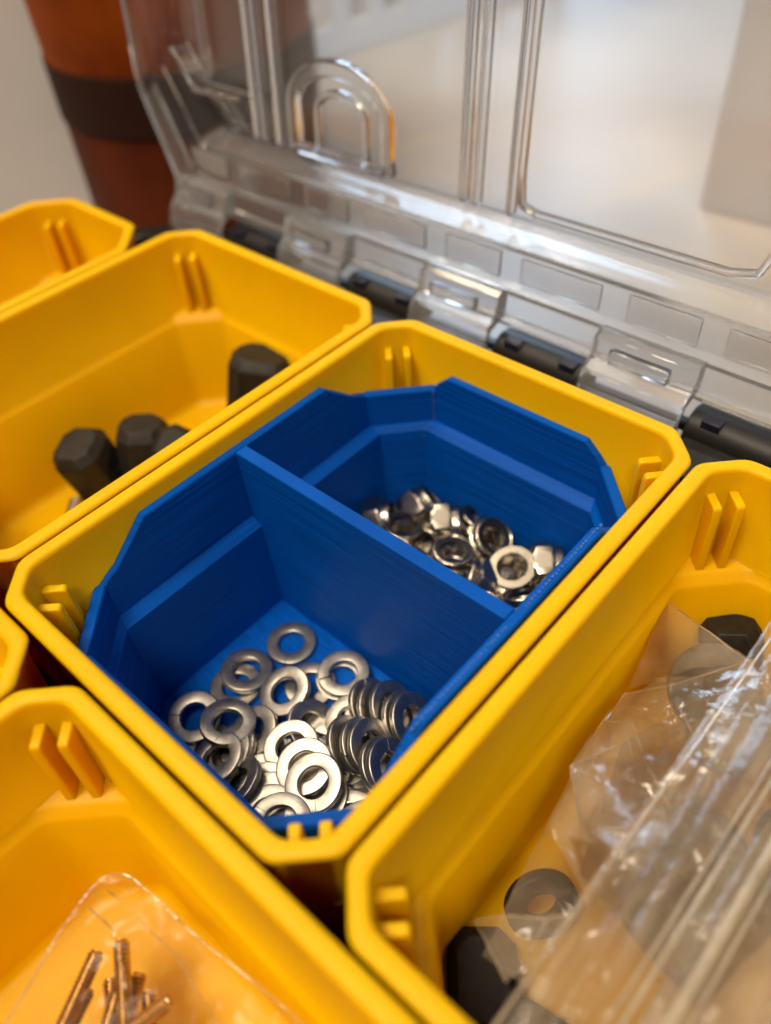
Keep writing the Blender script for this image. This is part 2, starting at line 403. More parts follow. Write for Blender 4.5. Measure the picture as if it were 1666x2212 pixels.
# ------------------------------------------------------------------ nylon insert lock nuts
def make_nut():
    root = empty('lock_nut', None, None)
    S = 48; rh = 2.05
    def hexr(a, af): 
        t = ((a + math.pi / 6) % (math.pi / 3)) - math.pi / 6
        return af / 2 / math.cos(t)
    rings = []
    def ring(f, z): rings.append([(f(2 * math.pi * k / S) * math.cos(2 * math.pi * k / S), f(2 * math.pi * k / S) * math.sin(2 * math.pi * k / S), z) for k in range(S)])
    AF = 7.3
    ring(lambda a: rh + .35, 0.0)
    ring(lambda a: min(hexr(a, AF), 3.55), 0.0)
    ring(lambda a: min(hexr(a, AF), 3.72), 0.12)
    ring(lambda a: min(hexr(a, AF), 4.02), 0.45)
    ring(lambda a: hexr(a, AF), 0.75)
    ring(lambda a: hexr(a, AF), 2.7)
    ring(lambda a: min(hexr(a, AF), 3.98), 3.0)
    ring(lambda a: min(hexr(a, AF), 3.62), 3.28)
    ring(lambda a: 3.38, 3.42)
    ring(lambda a: 3.36, 4.35)
    for k in range(1, 6):
        t = math.radians(18 * k); ring(lambda a, t=t: 2.98 + .38 * math.cos(t), 4.35 + .38 * math.sin(t))
    ring(lambda a: 2.85, 4.62); ring(lambda a: 2.85, 3.7)
    z = 3.6; i = 0
    while z > 0.5:
        ring(lambda a, i=i: rh + (0.16 if i % 2 else -0.06), z); z -= 0.3; i += 1
    ring(lambda a: rh, 0.45)
    vs, fs = loft(rings); n = S; last = len(rings) - 1
    for j in range(n): fs.append((last * n + j, last * n + (j + 1) % n, (j + 1) % n, j))
    obj('nut_body', vs, fs, nut_steel, root, angle=28)
    prof = [(2.9, 4.40), (2.5, 4.52), (2.15, 4.42), (2.02, 4.2), (2.1, 3.75), (2.9, 3.75)]
    rr = [[(r * math.cos(2 * math.pi * k / 32), r * math.sin(2 * math.pi * k / 32), zz) for k in range(32)] for r, zz in prof]
    obj('nylon_ring', *loft(rr), nylon, root)
    return root
nut0 = make_nut()
RT = Vector((0.746, 0.663, -0.07))
# face centre (or body centre), axis of the nylon end, mode: t = nylon face up, b = base up, s = seen from the side
NUTS = [
 ((38.4, 65.6, -29.0), (.0, .26, -.96), 'b', 'lock nut lying with its bare flat face up, no ring showing'),
 ((28.0, 62.6, -29.2), (.07, .07, 1), 't', 'lock nut with its dark nylon ring up, in the middle of the nut pile'),
 ((16.6, 62.3, -29.9), (.12, .09, 1), 't', 'lock nut with dark nylon ring up beside the dim left wall of the tray'),
 ((31.9, 69.5, -29.2), (.58, -.02, .81), 't', 'lock nut tipped sideways with its nylon ring showing, towards the back wall'),
 ((30.6, 59.4, -30.3), (.08, .08, 1), 't', 'lock nut mostly hidden behind the divider, only the collar arc showing'),
 ((16.1, 68.4, -30.8), (.35, .75, .55), 's', 'lock nut standing on edge against the back corner of the tray'),
 ((22.4, 67.8, -31.2), (.75, .62, .1), 's', 'lock nut on its side between two ring-up nuts'),
 ((34.0, 61.6, -32.8), (-.8, -.42, .45), 's', 'lock nut on its side next to the bare faced nut'),
 ((42.5, 70.3, -30.5), (.76, .6, .05), 's', 'lock nut on its side touching the right wall of the tray'),
 ((10.9, 61.7, -32.2), (.75, .6, .2), 's', None),
 ((25.4, 72.1, -33.2), (.2, .4, .9), 's', None), ((44.2, 61.2, -31.2), (-.5, .3, .8), 's', None), ((38.0, 63.6, -34.4), (.9, -.3, .1), 's', None),
 ((20.3, 66.1, -34.9), (.2, -.9, .2), 's', None), ((41.6, 67.4, -34.6), (.3, .8, -.2), 's', None), ((47.6, 66.0, -34.4), (.7, .6, .3), 's', None),
 ((14.0, 55.0, -34.4), (.1, .2, .95), 's', None), ((22.0, 57.0, -34.2), (.6, -.5, .4), 's', None), ((30.0, 66.4, -35.0), (.1, -.2, .97), 's', None), ((36.5, 70.5, -34.8), (-.6, .5, .4), 's', None),
 ((38.5, 56.5, -34.2), (.2, .2, -.95), 's', None), ((45.5, 55.5, -34.5), (.1, -.1, .99), 's', None), ((13.0, 69.0, -35.1), (0, .1, 1), 's', None), ((47.8, 71.5, -34.9), (0, 0, 1), 's', None)]
for i, (p, ax, mode, lab) in enumerate(NUTS):
    r = nut0 if i == 0 else copy_tree(nut0)
    ax = Vector(ax).normalized(); p = Vector(p)
    off = {'t': 5.28, 'b': 0.0, 's': 2.6}[mode]
    q = ax.to_track_quat('Z', 'Y')
    r.rotation_euler = (q.to_matrix() @ Matrix.Rotation(random.uniform(0, 1.05), 3, 'Z')).to_euler()
    r.location = V(p - ax * off); r.scale = (1.14, 1.14, 1.14)
    tag(r, lab or 'steel lock nut low in the heap behind the blue divider', 'nut', 'lock nuts in the blue tray')

# ------------------------------------------------------------------ organizer case and clear lid
case = empty('organizer_case', 'black organizer case with its clear hinged lid standing open', 'tool case', (40, 14, -46))
OX, OY, OZ = 40, 14, -46
def cv(vs): return [(x - OX, y - OY, z - OZ) for x, y, z in vs]
def cbox(name, x0, x1, y0, y1, z0, z1, material, parent=None, b=0.0):
    o = obj(name, cv(box_vf(x0, x1, y0, y1, z0, z1)[0]), box_vf(0, 1, 0, 1, 0, 1)[1], material, parent or case)
    if b: bev(o, b)
    return o
XL, XR = -104.5, 184
def ring_case(i, z):
    return [(p.x - OX, p.y - OY, z - OZ) for p in octagon(XL + i, XR - i, -66 + i, 92 - i, (18, 18, 18, 18), 3, 4)]
rings = [ring_case(3, -46), ring_case(1, -45.2), ring_case(0, -20), ring_case(0, -16.2), ring_case(-1.2, -15.8), ring_case(-1.2, -13.4), ring_case(-0.6, -12.8), ring_case(2.4, -12.6), ring_case(3.0, -13.0), ring_case(3.2, -18), ring_case(4.2, -41.5)]
bev(obj('case_tub', *loft(rings, True, True), black, case, angle=30), 0.2, 1)
# inner ledge behind the back row of bins
cbox('back_ledge', XL + 20, XR - 20, 83.2, 90.2, -14.5, -10.2, black, None, 0.6)
KN = [(-47.1 + 39.2 * k, -28.0 + 39.2 * k) for k in range(-1, 6)]
HY, HZ, HR = 98.6, -13.4, 4.3
def cyl_x(x0, x1, y, z, r, seg=28):
    rr = [[(x, y + r * k * math.cos(t), z + r * k * math.sin(t)) for t in [2 * math.pi * s / seg for s in range(seg)]] for x, k in ((x0, .93), (x0 + .3, 1), (x1 - .3, 1), (x1, .93))]
    return loft(rr, True, True)
prev = XL + 22
for k0, k1 in KN + [(XR - 22, 0)]:
    if k0 - 0.6 > prev + 2:
        vs, fs = cyl_x(prev + .6, k0 - .6, HY, HZ, HR)
        br = obj('hinge_barrel', cv(vs), fs, black, case)
        for xx in (prev + 3.0, k0 - 5.2):
            cbox('barrel_slot', xx, xx + 3.2, HY - 3.1, HY - 0.9, HZ + 2.9, HZ + 4.45, nylon, None, 0.1)
        cbox('hinge_lug', prev + 1.2, k0 - 1.2, 91.0, HY, HZ - 3.6, HZ + 1.0, black, None, 0.5)
    prev = k1 if k1 else prev
cbox('hinge_pin', XL + 22, XR - 22, HY - 1.0, HY + 1.0, HZ - 1.0, HZ + 1.0, black, None, 0.4)

LEAN = math.radians(5); LO = Vector((0, 98, -7.5))
UPV = Vector((0, math.sin(LEAN), math.cos(LEAN))); BKV = Vector((0, math.cos(LEAN), -math.sin(LEAN)))
def lp(x, v, u):
    p = LO + UPV * u + BKV * v; return (x - OX, p.y - OY, p.z - OZ)
LX0, LX1, LH = -96.6, 176.0, 150.0
def lid_ring(v, s, b):
    x0, x1, u0, u1 = LX0 + s, LX1 - s, b, LH - s
    dx, du = 11.7 + s * .25, 24.0 - b * 0.55
    pts = [(x0 + dx, u0), (x1 - dx, u0), (x1, u0 + du), (x1, u1 - du), (x1 - dx, u1), (x0 + dx, u1), (x0, u1 - du), (x0, u0 + du)]
    out = []; n = 8
    for i in range(n):
        p = Vector(pts[i]); a = Vector(pts[i - 1]) - p; c = Vector(pts[(i + 1) % n]) - p; k = 2.2
        s_, e_ = p + a.normalized() * k, p + c.normalized() * k
        for t in range(4):
            q = t / 3; z = s_ * (1 - q) ** 2 + p * 2 * q * (1 - q) + e_ * q * q; out.append(lp(z.x, v, z.y))
    return out
TH = 1.8
front = [(0, 0, 0), (0.0, 2.6, 1.6), (0.9, 3.0, 2.0), (1.6, 3.2, 6.0), (3.6, 3.5, 6.7), (4.4, 3.7, 13.0), (10.4, 5.2, 15.2), (11.0, 5.8, 15.9)]
rings = [lid_ring(*r) for r in front]
back = [(12.8, 4.4, 14.2), (11.9, 3.6, 13.2), (6.0, 1.9, 11.6), (5.2, 1.7, 5.2), (3.2, 1.4, 4.6), (2.4, 1.0, 0.8), (1.8, 0, 0)]
rings_b = [lid_ring(*r) for r in back]
vs, fs = loft([rings_b[0]] + rings_b[1:] + rings)
n = len(rings[0]); allr = len(rings_b) + len(rings)
fs.append(tuple((allr - 1) * n + j for j in range(n))); fs.append(tuple(range(n - 1, -1, -1)))
lid = obj('lid', vs, fs, clear, case, angle=20)
lid.data.materials.append(clear_sheen)
for pl in lid.data.polygons:
    if len(pl.vertices) == 4:
        cc = sum((Vector(lid.data.vertices[k].co) for k in pl.vertices), Vector()) / 4 / MM + Vector((OX, OY, OZ)) - LO
        if cc.dot(UPV) < 15.0 and pl.normal.x < .5 and pl.normal.x > -.5: pl.material_index = 1
lid['label'] = 'clear plastic lid of the organizer'
PV = 11.0   # front face of the lid panel
def lbox(name, x0, x1, v0, v1, u0, u1, b=0.3, material=None):
    vs = [lp(x, v, u) for u in (u0, u1) for x, v in ((x0, v0), (x1, v0), (x1, v1), (x0, v1))]
    return bev(obj(name, vs, box_vf(0, 1, 0, 1, 0, 1)[1], material or clear, lid), b, 2)
for x, wd in ((-81.5, .8), (-65.2, 1.3), (-62.6, .9), (-57.6, 1.3), (-6.0, 1.5), (-2.8, 1.1), (5.0, 1.2)):
    lbox('lid_rib', x - wd / 2, x + wd / 2, PV - 2.4, PV - .02, 16.2 if x > -70 else 26.0, LH - 8)
def ridge(name, path, w, v0, v1):
    """a raised bead on the lid panel following a path in (x, u)"""
    n = len(path); rings = []
    for i in range(n):
        a = Vector(path[max(0, i - 1)]); b = Vector(path[min(n - 1, i + 1)]); d = (b - a).normalized(); q = Vector((-d.y, d.x)) * w / 2; p = Vector(path[i])
        rings.append([lp(p.x - q.x, v1, p.y - q.y), lp(p.x - q.x * .8, v0, p.y - q.y * .8), lp(p.x + q.x * .8, v0, p.y + q.y * .8), lp(p.x + q.x, v1, p.y + q.y)])
    return bev(obj(name, *loft(rings, True, True), clear, lid, angle=50), 0.3, 2, 50)
# arched boss
def arch(cx, hw, u0, us, k=16):
    return [(cx - hw, u0)] + [(cx - hw * math.cos(math.pi * t / k), us + hw * .62 * math.sin(math.pi * t / k)) for t in range(k + 1)] + [(cx + hw, u0)]
ridge('arch_rib', arch(-39.5, 13.6, 16.3, 25.5), 3.6, PV - 1.7, PV - .03)
ridge('arch_rib', arch(-39.0, 7.0, 16.8, 25.0), 1.6, PV - 1.3, PV - .03)
lbox('arch_step', -52, -26, PV - 3.0, PV - .04, 16.1, 18.0)
# angled stiffeners in the lower corner
ridge('corner_rib', [(-89.5, 32.0), (-82.7, 24.2), (-66.2, 24.2)], 1.6, PV - 5.0, PV - .03)
ridge('corner_rib', [(-77.0, 22.6), (-70.0, 16.5)], 1.0, PV - 2.6, PV - .03)
# bead around the large recessed window of the lid
bead = [(6.4, LH - 12), (6.4, 24), (7.0, 18.4), (10.5, 17.4), (47, 17.4), (51.5, 18.6), (53.0, 23), (53.0, LH - 12)]
ridge('window_bead', bead, 1.3, PV - 1.8, PV - .03)
# hinge leaf pads and knuckles
for k, (k0, k1) in enumerate(KN):
    lbox('hinge_pad', k0 + 3.2, k1 - 3.0, 2.9, 3.55, 7.2, 12.2, 0.12, clear_sheen)
    lbox('hinge_pad', k1 + 1.5, k1 + 18.0, 3.1, 3.7, 7.4, 12.0, 0.12, clear_sheen)
    prof = [(2.6, 5.6), (0.6, 6.2), (-0.9, 5.2), (-1.6, 1.6), (-3.2, 0.2), (-4.4, -2.6), (-4.7, -5.4), (-3.8, -6.6), (-2.7, -5.6), (-3.3, -3.0), (-2.2, -1.0), (0.4, 0.1), (2.6, 0.2)]
    vs = [lp(x, v, u) for x in (k0, k1) for v, u in prof]; n = len(prof)
    fs = [tuple(range(n)), tuple(range(2 * n - 1, n - 1, -1))] + [(i, (i + 1) % n, n + (i + 1) % n, n + i) for i in range(n)]
    bev(obj('hinge_knuckle', vs, fs, clear_sheen, lid), 0.35, 2)
    lbox('knuckle_block', k0 + 4, k1 - 4, -2.9, -1.2, 1.8, 4.6, 0.5)

# ------------------------------------------------------------------ desk and the things standing behind
ZD = -46.05
desk_m = mat('desk_laminate', (0.50, 0.46, 0.41), 0.38)
v = coords(desk_m); n = noise_n(desk_m, v, 7, 5); L(desk_m, ramp(desk_m, n, (0.44, 0.40, 0.36), (0.56, 0.52, 0.47)), BS(desk_m).inputs['Base Color'])
n = noise_n(desk_m, v, 400, 3); bump(desk_m, n, 0.1, 0.0003)
d = obj('desk', [(-1600, -900, ZD), (1500, -900, ZD), (1500, 1700, ZD), (-1600, 1700, ZD)], [(0, 1, 2, 3)], desk_m)
tag(d, None, None, kind='structure')
# amber canister behind the lid
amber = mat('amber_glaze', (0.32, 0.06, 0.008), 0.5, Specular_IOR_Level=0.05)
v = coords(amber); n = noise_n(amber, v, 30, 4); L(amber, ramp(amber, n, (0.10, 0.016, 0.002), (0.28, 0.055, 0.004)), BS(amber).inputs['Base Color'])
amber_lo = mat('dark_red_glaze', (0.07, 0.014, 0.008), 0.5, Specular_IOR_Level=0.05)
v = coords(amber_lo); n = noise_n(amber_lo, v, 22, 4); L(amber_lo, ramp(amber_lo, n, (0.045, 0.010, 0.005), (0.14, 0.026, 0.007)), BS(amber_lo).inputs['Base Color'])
band_m = mat('black_band', (0.026, 0.009, 0.005), 0.6, Specular_IOR_Level=0.1)
can = empty('amber_canister', 'reddish amber canister with a black band, standing behind the clear lid', 'canister', (-141, 146, ZD)); can.scale = (1.09, 1.09, 1)
def lathe(prof, seg=48): return loft([[(r * math.cos(2 * math.pi * k / seg), r * math.sin(2 * math.pi * k / seg), z) for k in range(seg)] for r, z in prof], True, True)
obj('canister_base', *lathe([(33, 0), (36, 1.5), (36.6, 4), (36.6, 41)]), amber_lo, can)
obj('black_band', *lathe([(36.2, 41.05), (37.2, 41.5), (37.2, 56.5), (36.2, 57)]), band_m, can)
obj('canister_body', *lathe([(36.6, 57.05), (37, 80), (37, 150), (35, 162), (27, 170), (22, 176), (22, 190)]), amber, can)
obj('canister_lid', *lathe([(24, 190.05), (25, 191), (25, 206), (23, 208)]), band_m, can)
# white carton to the left
carton_m = mat('white_carton', (0.46, 0.42, 0.41), 0.6)
v = coords(carton_m); n = noise_n(carton_m, v, 12, 4); L(carton_m, ramp(carton_m, n, (0.52, 0.49, 0.50), (0.62, 0.59, 0.60)), BS(carton_m).inputs['Base Color'])
def crate_box(name, label, cat, loc, sx, sy, sz, rz, m_, lidgap=True):
    r = empty(name, label, cat, loc); r.rotation_euler.z = math.radians(rz)
    box('carton_body', -sx / 2, sx / 2, -sy / 2, sy / 2, 0, sz, m_, r, 1.2)
    box('carton_flap', -sx / 2 + .5, -0.4, -sy / 2 + .5, sy / 2 - .5, sz + .05, sz + 1.4, m_, r, 0.3)
    box('carton_flap', 0.4, sx / 2 - .5, -sy / 2 + .5, sy / 2 - .5, sz + .05, sz + 1.4, m_, r, 0.3)
    return r
crate_box('white_carton', 'plain white carton standing behind the amber canister', 'carton', (-284, 90, ZD), 190, 120, 260, 55, carton_m)
crate_box('white_carton', 'tall white carton standing on the desk behind the clear lid', 'carton', (64, 316, ZD), 150, 150, 300, 0, carton_m)
# white slatted rack
rack_m = mat('white_enamel', (0.62, 0.64, 0.66), 0.4)
rack = empty('slatted_rack', 'white slatted rack at the far edge of the desk', 'rack', (-262, 372, ZD)); rack.rotation_euler.z = math.radians(-9)
box('rack_base', -45, 45, -95, 95, 0, 14, rack_m, rack, 1)
box('rack_back', -45, -41, -95, 95, 14.05, 150, band_m, rack, 1)
box('rack_top', -45, 45, -95, 95, 150.05, 156, rack_m, rack, 1)
for k in range(9): box('slat', 40, 45, -93 + 22.2 * k, -82 + 22.2 * k, 14.05, 150, rack_m, rack, 0.6)

# ------------------------------------------------------------------ black blocks in the neighbouring bin
def block(name, loc, sx, sy, sz, rot, label, hole=True):
    r = empty(name, label, 'block', loc, 'black blocks in the yellow bin'); r.rotation_euler = tuple(math.radians(a) for a in rot)
    c = min(sx, sy) * .24
    o8 = [(sx/2-c, -sy/2), (sx/2, -sy/2+c), (sx/2, sy/2-c), (sx/2-c, sy/2), (-sx/2+c, sy/2), (-sx/2, sy/2-c), (-sx/2, -sy/2+c), (-sx/2+c, -sy/2)]
    rr = [[(x * k, y * k, z) for x, y in o8] for k, z in ((.95, 0), (1, .5), (1, sz - 2.0), (.74, sz))]
    bev(obj('block_body', *loft(rr, True, True), darkgrey, r), 0.2, 2)
    if hole:
        ring = [[(sx / 2 - d, q * math.cos(2*math.pi*k/20), sz * .62 + q * math.sin(2*math.pi*k/20)) for k in range(20)] for q, d in ((2.5, .2), (2.5, -.12), (2.0, -.12), (1.9, .1))]
        obj('bore_collar', *loft(ring, False, False), darkgrey, r)
        ring = [[(sx / 2 + .05, 2.0 * math.cos(2*math.pi*k/20), sz * .62 + 2.0 * math.sin(2*math.pi*k/20)) for k in range(20)]]
        obj('bore', ring[0], [tuple(range(20))], nylon, r)
    return r
BF = FLOOR + .05
block('plastic_block', (-43.4, 37.2, BF + .5), 10.4, 11, 17, (10, -8, 26), 'black block standing upright next to a bare screw tip')
block('plastic_block', (-38.6, 42.6, BF + .6), 10.2, 10.6, 16.5, (-8, 8, 52), 'black block with a round hole between two others')
block('plastic_block', (-37.6, 51.2, BF + 4.0), 9.8, 10, 15, (36, 26, 30), 'black block tipped on its corner in the row of blocks')
block('plastic_block', (-32.5, 58.0, BF + 3.4), 8.5, 8, 12, (64, 8, 72), 'black block lying low behind the yellow rim', False)
block('plastic_block', (-33.2, 68.6, BF + .8), 13.5, 11.5, 21, (-8, 12, 40), 'tall black block standing in the back corner of the bin', False)
block('plastic_block', (-28.0, 48.0, BF + .6), 8.4, 8.4, 12.0, (-6, 14, 10), 'short black block tucked under the yellow rim')
block('plastic_block', (-34.0, 39.0, BF + 3.2), 8, 8, 12.0, (55, -20, 120), 'black block lying on its side in front of the upright ones', False)
block('plastic_block', (-30.5, 55.0, BF + 6.0), 7.5, 8, 11.0, (30, 40, 15), 'black block jammed between the low one and the rim')

def threaded(name, length, r, pitch, material, label=None, cat=None, group=None, head=True):
    root = empty(name, label, cat, (0, 0, 0), group)
    rings = []; seg = 14; z = 0.0
    rings.append([(r * .7 * math.cos(2*math.pi*k/seg), r * .7 * math.sin(2*math.pi*k/seg), 0) for k in range(seg)])
    i = 0
    while z < length:
        q = r * (1.0 if i % 2 else 0.74)
        rings.append([(q * math.cos(2*math.pi*k/seg), q * math.sin(2*math.pi*k/seg), z + .12 + pitch * k / seg) for k in range(seg)])
        z += pitch / 2; i += 1
    obj('threaded_shank', *loft(rings, True, True), material, root, angle=60)
    if head:
        hr = [[(q * math.cos(2*math.pi*k/24), q * math.sin(2*math.pi*k/24), length + zz) for k in range(24)] for q, zz in ((r * .8, -.3), (r * 1.9, 0), (r * 2, .3), (r * 2, .9), (r * 1.5, 1.5), (r * .6, 1.75))]
        obj('screw_head', *loft(hr, True, True), material, root)
    return root
def aim(o, a, b):
    a, b = Vector(a), Vector(b); o.location = V(a); o.rotation_euler = (b - a).to_track_quat('Z', 'Y').to_euler()
s = threaded('machine_screw', 18, 1.5, 0.7, steel, 'bright screw lying by the black blocks, only its tip in view', 'screw'); aim(s, (-46.5, 30.0, -36.6), (-33, 16, -37.4))

# ------------------------------------------------------------------ screws and their bag in the front bin
scr = threaded('machine_screw', 24, 1.0, 0.5, brass, None, None)
SCREWS = [((36.9, -16.4, -24.6), (45.0, -33.0, -25.5), 'brassy threaded screw along the outer edge of the clear bag'),
          ((37.9, -13.9, -25.0), (60.0, -28.5, -27.0), 'longest brassy screw standing tip up in the middle of the bag'),
          ((47.6, -13.8, -24.6), (43.5, -27.0, -28.6), 'brassy screw lying across the others in the bag'),
          ((39.2, -17.2, -27.4), (52, -27, -34), 'brassy screw partly hidden under the other screws in the bag'),
          ((41.0, -14.6, -28.4), (51, -30, -31), 'brassy screw partly hidden under the other screws in the bag'),
          ((43.6, -20.6, -28.4), (39.5, -38, -33), 'brassy screw partly hidden under the other screws in the bag'),
          ((40.2, -15.6, -26.4), (50.5, -30, -27.0), 'brassy screw wedged beside the longest one in the bag'),
          ((44.0, -15.0, -27.0), (58, -24, -29), 'brassy screw lying along the yellow back wall inside the bag'),
          ((39.0, -19.4, -25.4), (46, -36, -26.5), 'brassy screw pressed to the bag film beside the outer one'),
          ((41.5, -17.6, -29.5), (57, -27, -33.0), 'brassy screw partly hidden under the other screws in the bag')]
for i, (a, b, lab) in enumerate(SCREWS):
    r = scr if i == 0 else copy_tree(scr)
    aim(r, a, b); tag(r, lab, 'screw', 'brassy screws in the clear bag')

def sheet(name, corners, nu, nv, fn, material, parent=None, loc=(0, 0, 0), sub=0):
    """bilinear patch through four corners, pushed along its normal and sideways by fn(u, v) -> (offset vector)"""
    a, b, c, d = [Vector(q) for q in corners]
    nrm = (b - a).cross(d - a).normalized(); vs = []; fs = []
    for j in range(nv + 1):
        for i in range(nu + 1):
            u, v_ = i / nu, j / nv
            p = (a * (1 - u) + b * u) * (1 - v_) + (d * (1 - u) + c * u) * v_
            k = fn(u, v_, p)
            p = p + (nrm * k if not isinstance(k, Vector) else k); vs.append(p - Vector(loc))
    for j in range(nv):
        for i in range(nu):
            q = j * (nu + 1) + i; fs.append((q, q + 1, q + nu + 2, q + nu + 1))
    return obj(name, vs, fs, material, parent, angle=180)
def crease(p, s, seed=0.0):
    """sharp folded relief: ridged noise"""
    q = Vector((p.x + seed * 17.3, p.y - seed * 9.1, p.z + seed * 4.7)) * s
    return 1.0 - 2.0 * abs(noise.noise(q))
def facet(p, s, seed=0.0):
    q = (Vector(p) + Vector((seed * 31.1, seed * 7.7, 0))) * s
    d, _ = noise.voronoi(q); return d[1] - d[0]

bag = empty('screw_bag', 'clear plastic bag draped over brassy screws', 'plastic bag', (45, -20, FLOOR))
BLc = (45, -20, FLOOR)
sheet('bag_film', [(31.5, -9.4, -19.5), (44, -38, -15.0), (66, -38, -14.0), (67, -5.6, -17)], 60, 60,
      lambda u, v_, p: 1.6 * math.sin(math.pi * min(1, v_ * 1.1)) * math.sin(math.pi * u) + 0.5 * crease(p, 0.09, 1) * math.sin(math.pi * v_) + 0.16 * crease(p, 0.5, 2), film_soft, bag, BLc)
TIP = Vector((31.5, -9.4, -19.5))
for vv in bag.children[0].data.vertices:
    q = vv.co / MM + Vector(BLc); dd = (q - TIP).length
    if dd < 5.5: vv.co += (Vector((46, -18, -16)) - TIP).normalized() * (5.5 - dd) ** 2 / 5.5 * .42 * MM
def seam_pt(s):
    A, B, C = Vector((44, -38, -15)), Vector((31.5, -9.4, -19.5)), Vector((67, -5.6, -17))
    p0, p1 = B.lerp(A, .16), B.lerp(C, .13)
    if s < .45: p = A.lerp(p0, s / .45)
    elif s > .6: p = p1.lerp(C, (s - .6) / .4)
    else: t = (s - .45) / .15; p = p0 * (1 - t) ** 2 + B.lerp((p0 + p1) / 2, .25) * 2 * t * (1 - t) + p1 * t * t
    return p + Vector((.2 * math.sin(31 * s), .15 * math.sin(23 * s), .2 * math.sin(17 * s)))
vs, fs = tube_vf([tuple(seam_pt(k / 60) - Vector(BLc)) for k in range(61)], [.11 - .04 * k / 60 for k in range(61)], 6); obj('bag_seam', vs, fs, film, bag)
for q in ([(36, -14, -17.2), (41, -13.5, -15.6), (47, -16, -14.6)], [(42, -11, -16.2), (49, -10.5, -15.2), (57, -12, -14.4), (62, -16, -13.4)], [(35.5, -11.5, -18.0), (38, -11.2, -17.4)], [(50, -20, -13.4), (55, -19, -13.2), (60, -24, -12.8)]):
    pp_ = [tuple(Vector(q[k]).lerp(Vector(q[k + 1]), t / 5) + Vector((.25 * noise.noise(Vector((k + t * .3, 1, 2))), .2 * noise.noise(Vector((t * .4, k, 7))), 0)) - Vector(BLc)) for k in range(len(q) - 1) for t in range(6)]
    obj('film_fold', *tube_vf(pp_, [.05 + .10 * abs(noise.noise(Vector(p) * .9)) for p in pp_], 6), film, bag)

# strip of clear plastic over the rim of the far front bin
st = empty('plastic_strip', 'short strip of clear plastic lying across a yellow bin rim', 'plastic strip', (14, -13, 1.2))
sheet('strip_film', [(6, -18, 3.0), (14.5, -6.4, 1.3), (18.2, -9.2, 1.0), (11, -22, 2.4)], 16, 10, lambda u, v_, p: 0.3 * crease(p, 0.3, 3), film_header, st, (14, -13, 1.2))

# ------------------------------------------------------------------ zip bag and loose parts in the right bin
zb = empty('zip_bag', 'crumpled clear zip bag with a ribbed closure strip, filling a yellow bin', 'plastic bag', (90, 38, FLOOR))
ZL = Vector((90, 38, FLOOR))
def head_fn(u, v_, p):
    return Vector((0, 0, 0.9 * math.sin(5 * v_ + 1) + 0.5 * noise.noise(Vector((p.x * .55, p.y * .035, 3))) + 0.35 * noise.noise(Vector((p.x * 1.3, p.y * .05, 8))) + 0.5 * crease(p, 0.05, 4) * u))
sheet('bag_header', [(78.2, -6, -6.5), (114, -6, -3.0), (114, 78, -1.0), (78.6, 74, -7.5)], 90, 90, head_fn, film_header, zb, ZL)
def head_at(x, y):
    v_ = (y + 6) / 82; u = (x - 78.4) / 35.6
    base = -6.5 * (1 - u) - 3.0 * u; base2 = -7.5 * (1 - u) - 1.0 * u
    z = base * (1 - v_) + base2 * v_; p = Vector((x, y, z)); return p + head_fn(u, v_, p)
for xs, r in ((78.5, .13), (85.6, .12), (86.6, .24), (89.6, .6), (90.9, .14), (96.0, .25)):
    pth = [head_at(xs + 1.3 * (y / 70), y) + Vector((0, 0, .15)) - ZL for y in range(-6, 74, 2)]
    vs, fs = tube_vf([tuple(q) for q in pth], r, 8); obj('zip_strip' if r > .2 else 'bag_seam', vs, fs, zip_m, zb)
from mathutils.geometry import delaunay_2d_cdt
def folded(name, pts, material, seed, folds, r=0.10):
    """film folded along hard creases between given points (millimetres)"""
    v2, _, f2, _, _, _ = delaunay_2d_cdt([Vector((p[0], p[1])) for p in pts], [], [], 0, 1e-4)
    bm = bmesh.new(); vs = [bm.verts.new(Vector(p) - ZL) for p in pts]
    for f_ in f2: bm.faces.new([vs[k] for k in f_])
    bmesh.ops.subdivide_edges(bm, edges=bm.edges[:], cuts=5, use_grid_fill=True)
    for v_ in bm.verts:
        q = v_.co * .45 + Vector((seed, 0, 0)); v_.co += Vector((.25 * noise.noise(q), .25 * noise.noise(q + Vector((9, 0, 0))), .45 * noise.noise(q * .8) + .22 * (1 - 2 * abs(noise.noise(q * 1.9)))))
    bm.verts.index_update()
    o = obj(name, [tuple(v_.co) for v_ in bm.verts], [tuple(v_.index for v_ in f_.verts) for f_ in bm.faces], material, zb, angle=16); bm.free()
    for path in folds:
        pp_ = []
        for k in range(len(path) - 1):
            s_, e_ = Vector(pts[path[k]]), Vector(pts[path[k + 1]])
            for t in range(6): pp_.append(s_.lerp(e_, t / 6) - ZL)
        pp_.append(Vector(pts[path[-1]]) - ZL)
        pp_ = [p + Vector((.12 * noise.noise(p), .12 * noise.noise(p + Vector((5, 5, 5))), .1 * noise.noise(p * .6))) for p in pp_]
        obj('film_fold', *tube_vf([tuple(p) for p in pp_], [r * (.5 + .8 * abs(noise.noise(p * .7))) for p in pp_], 6), zip_m, zb)
    return o
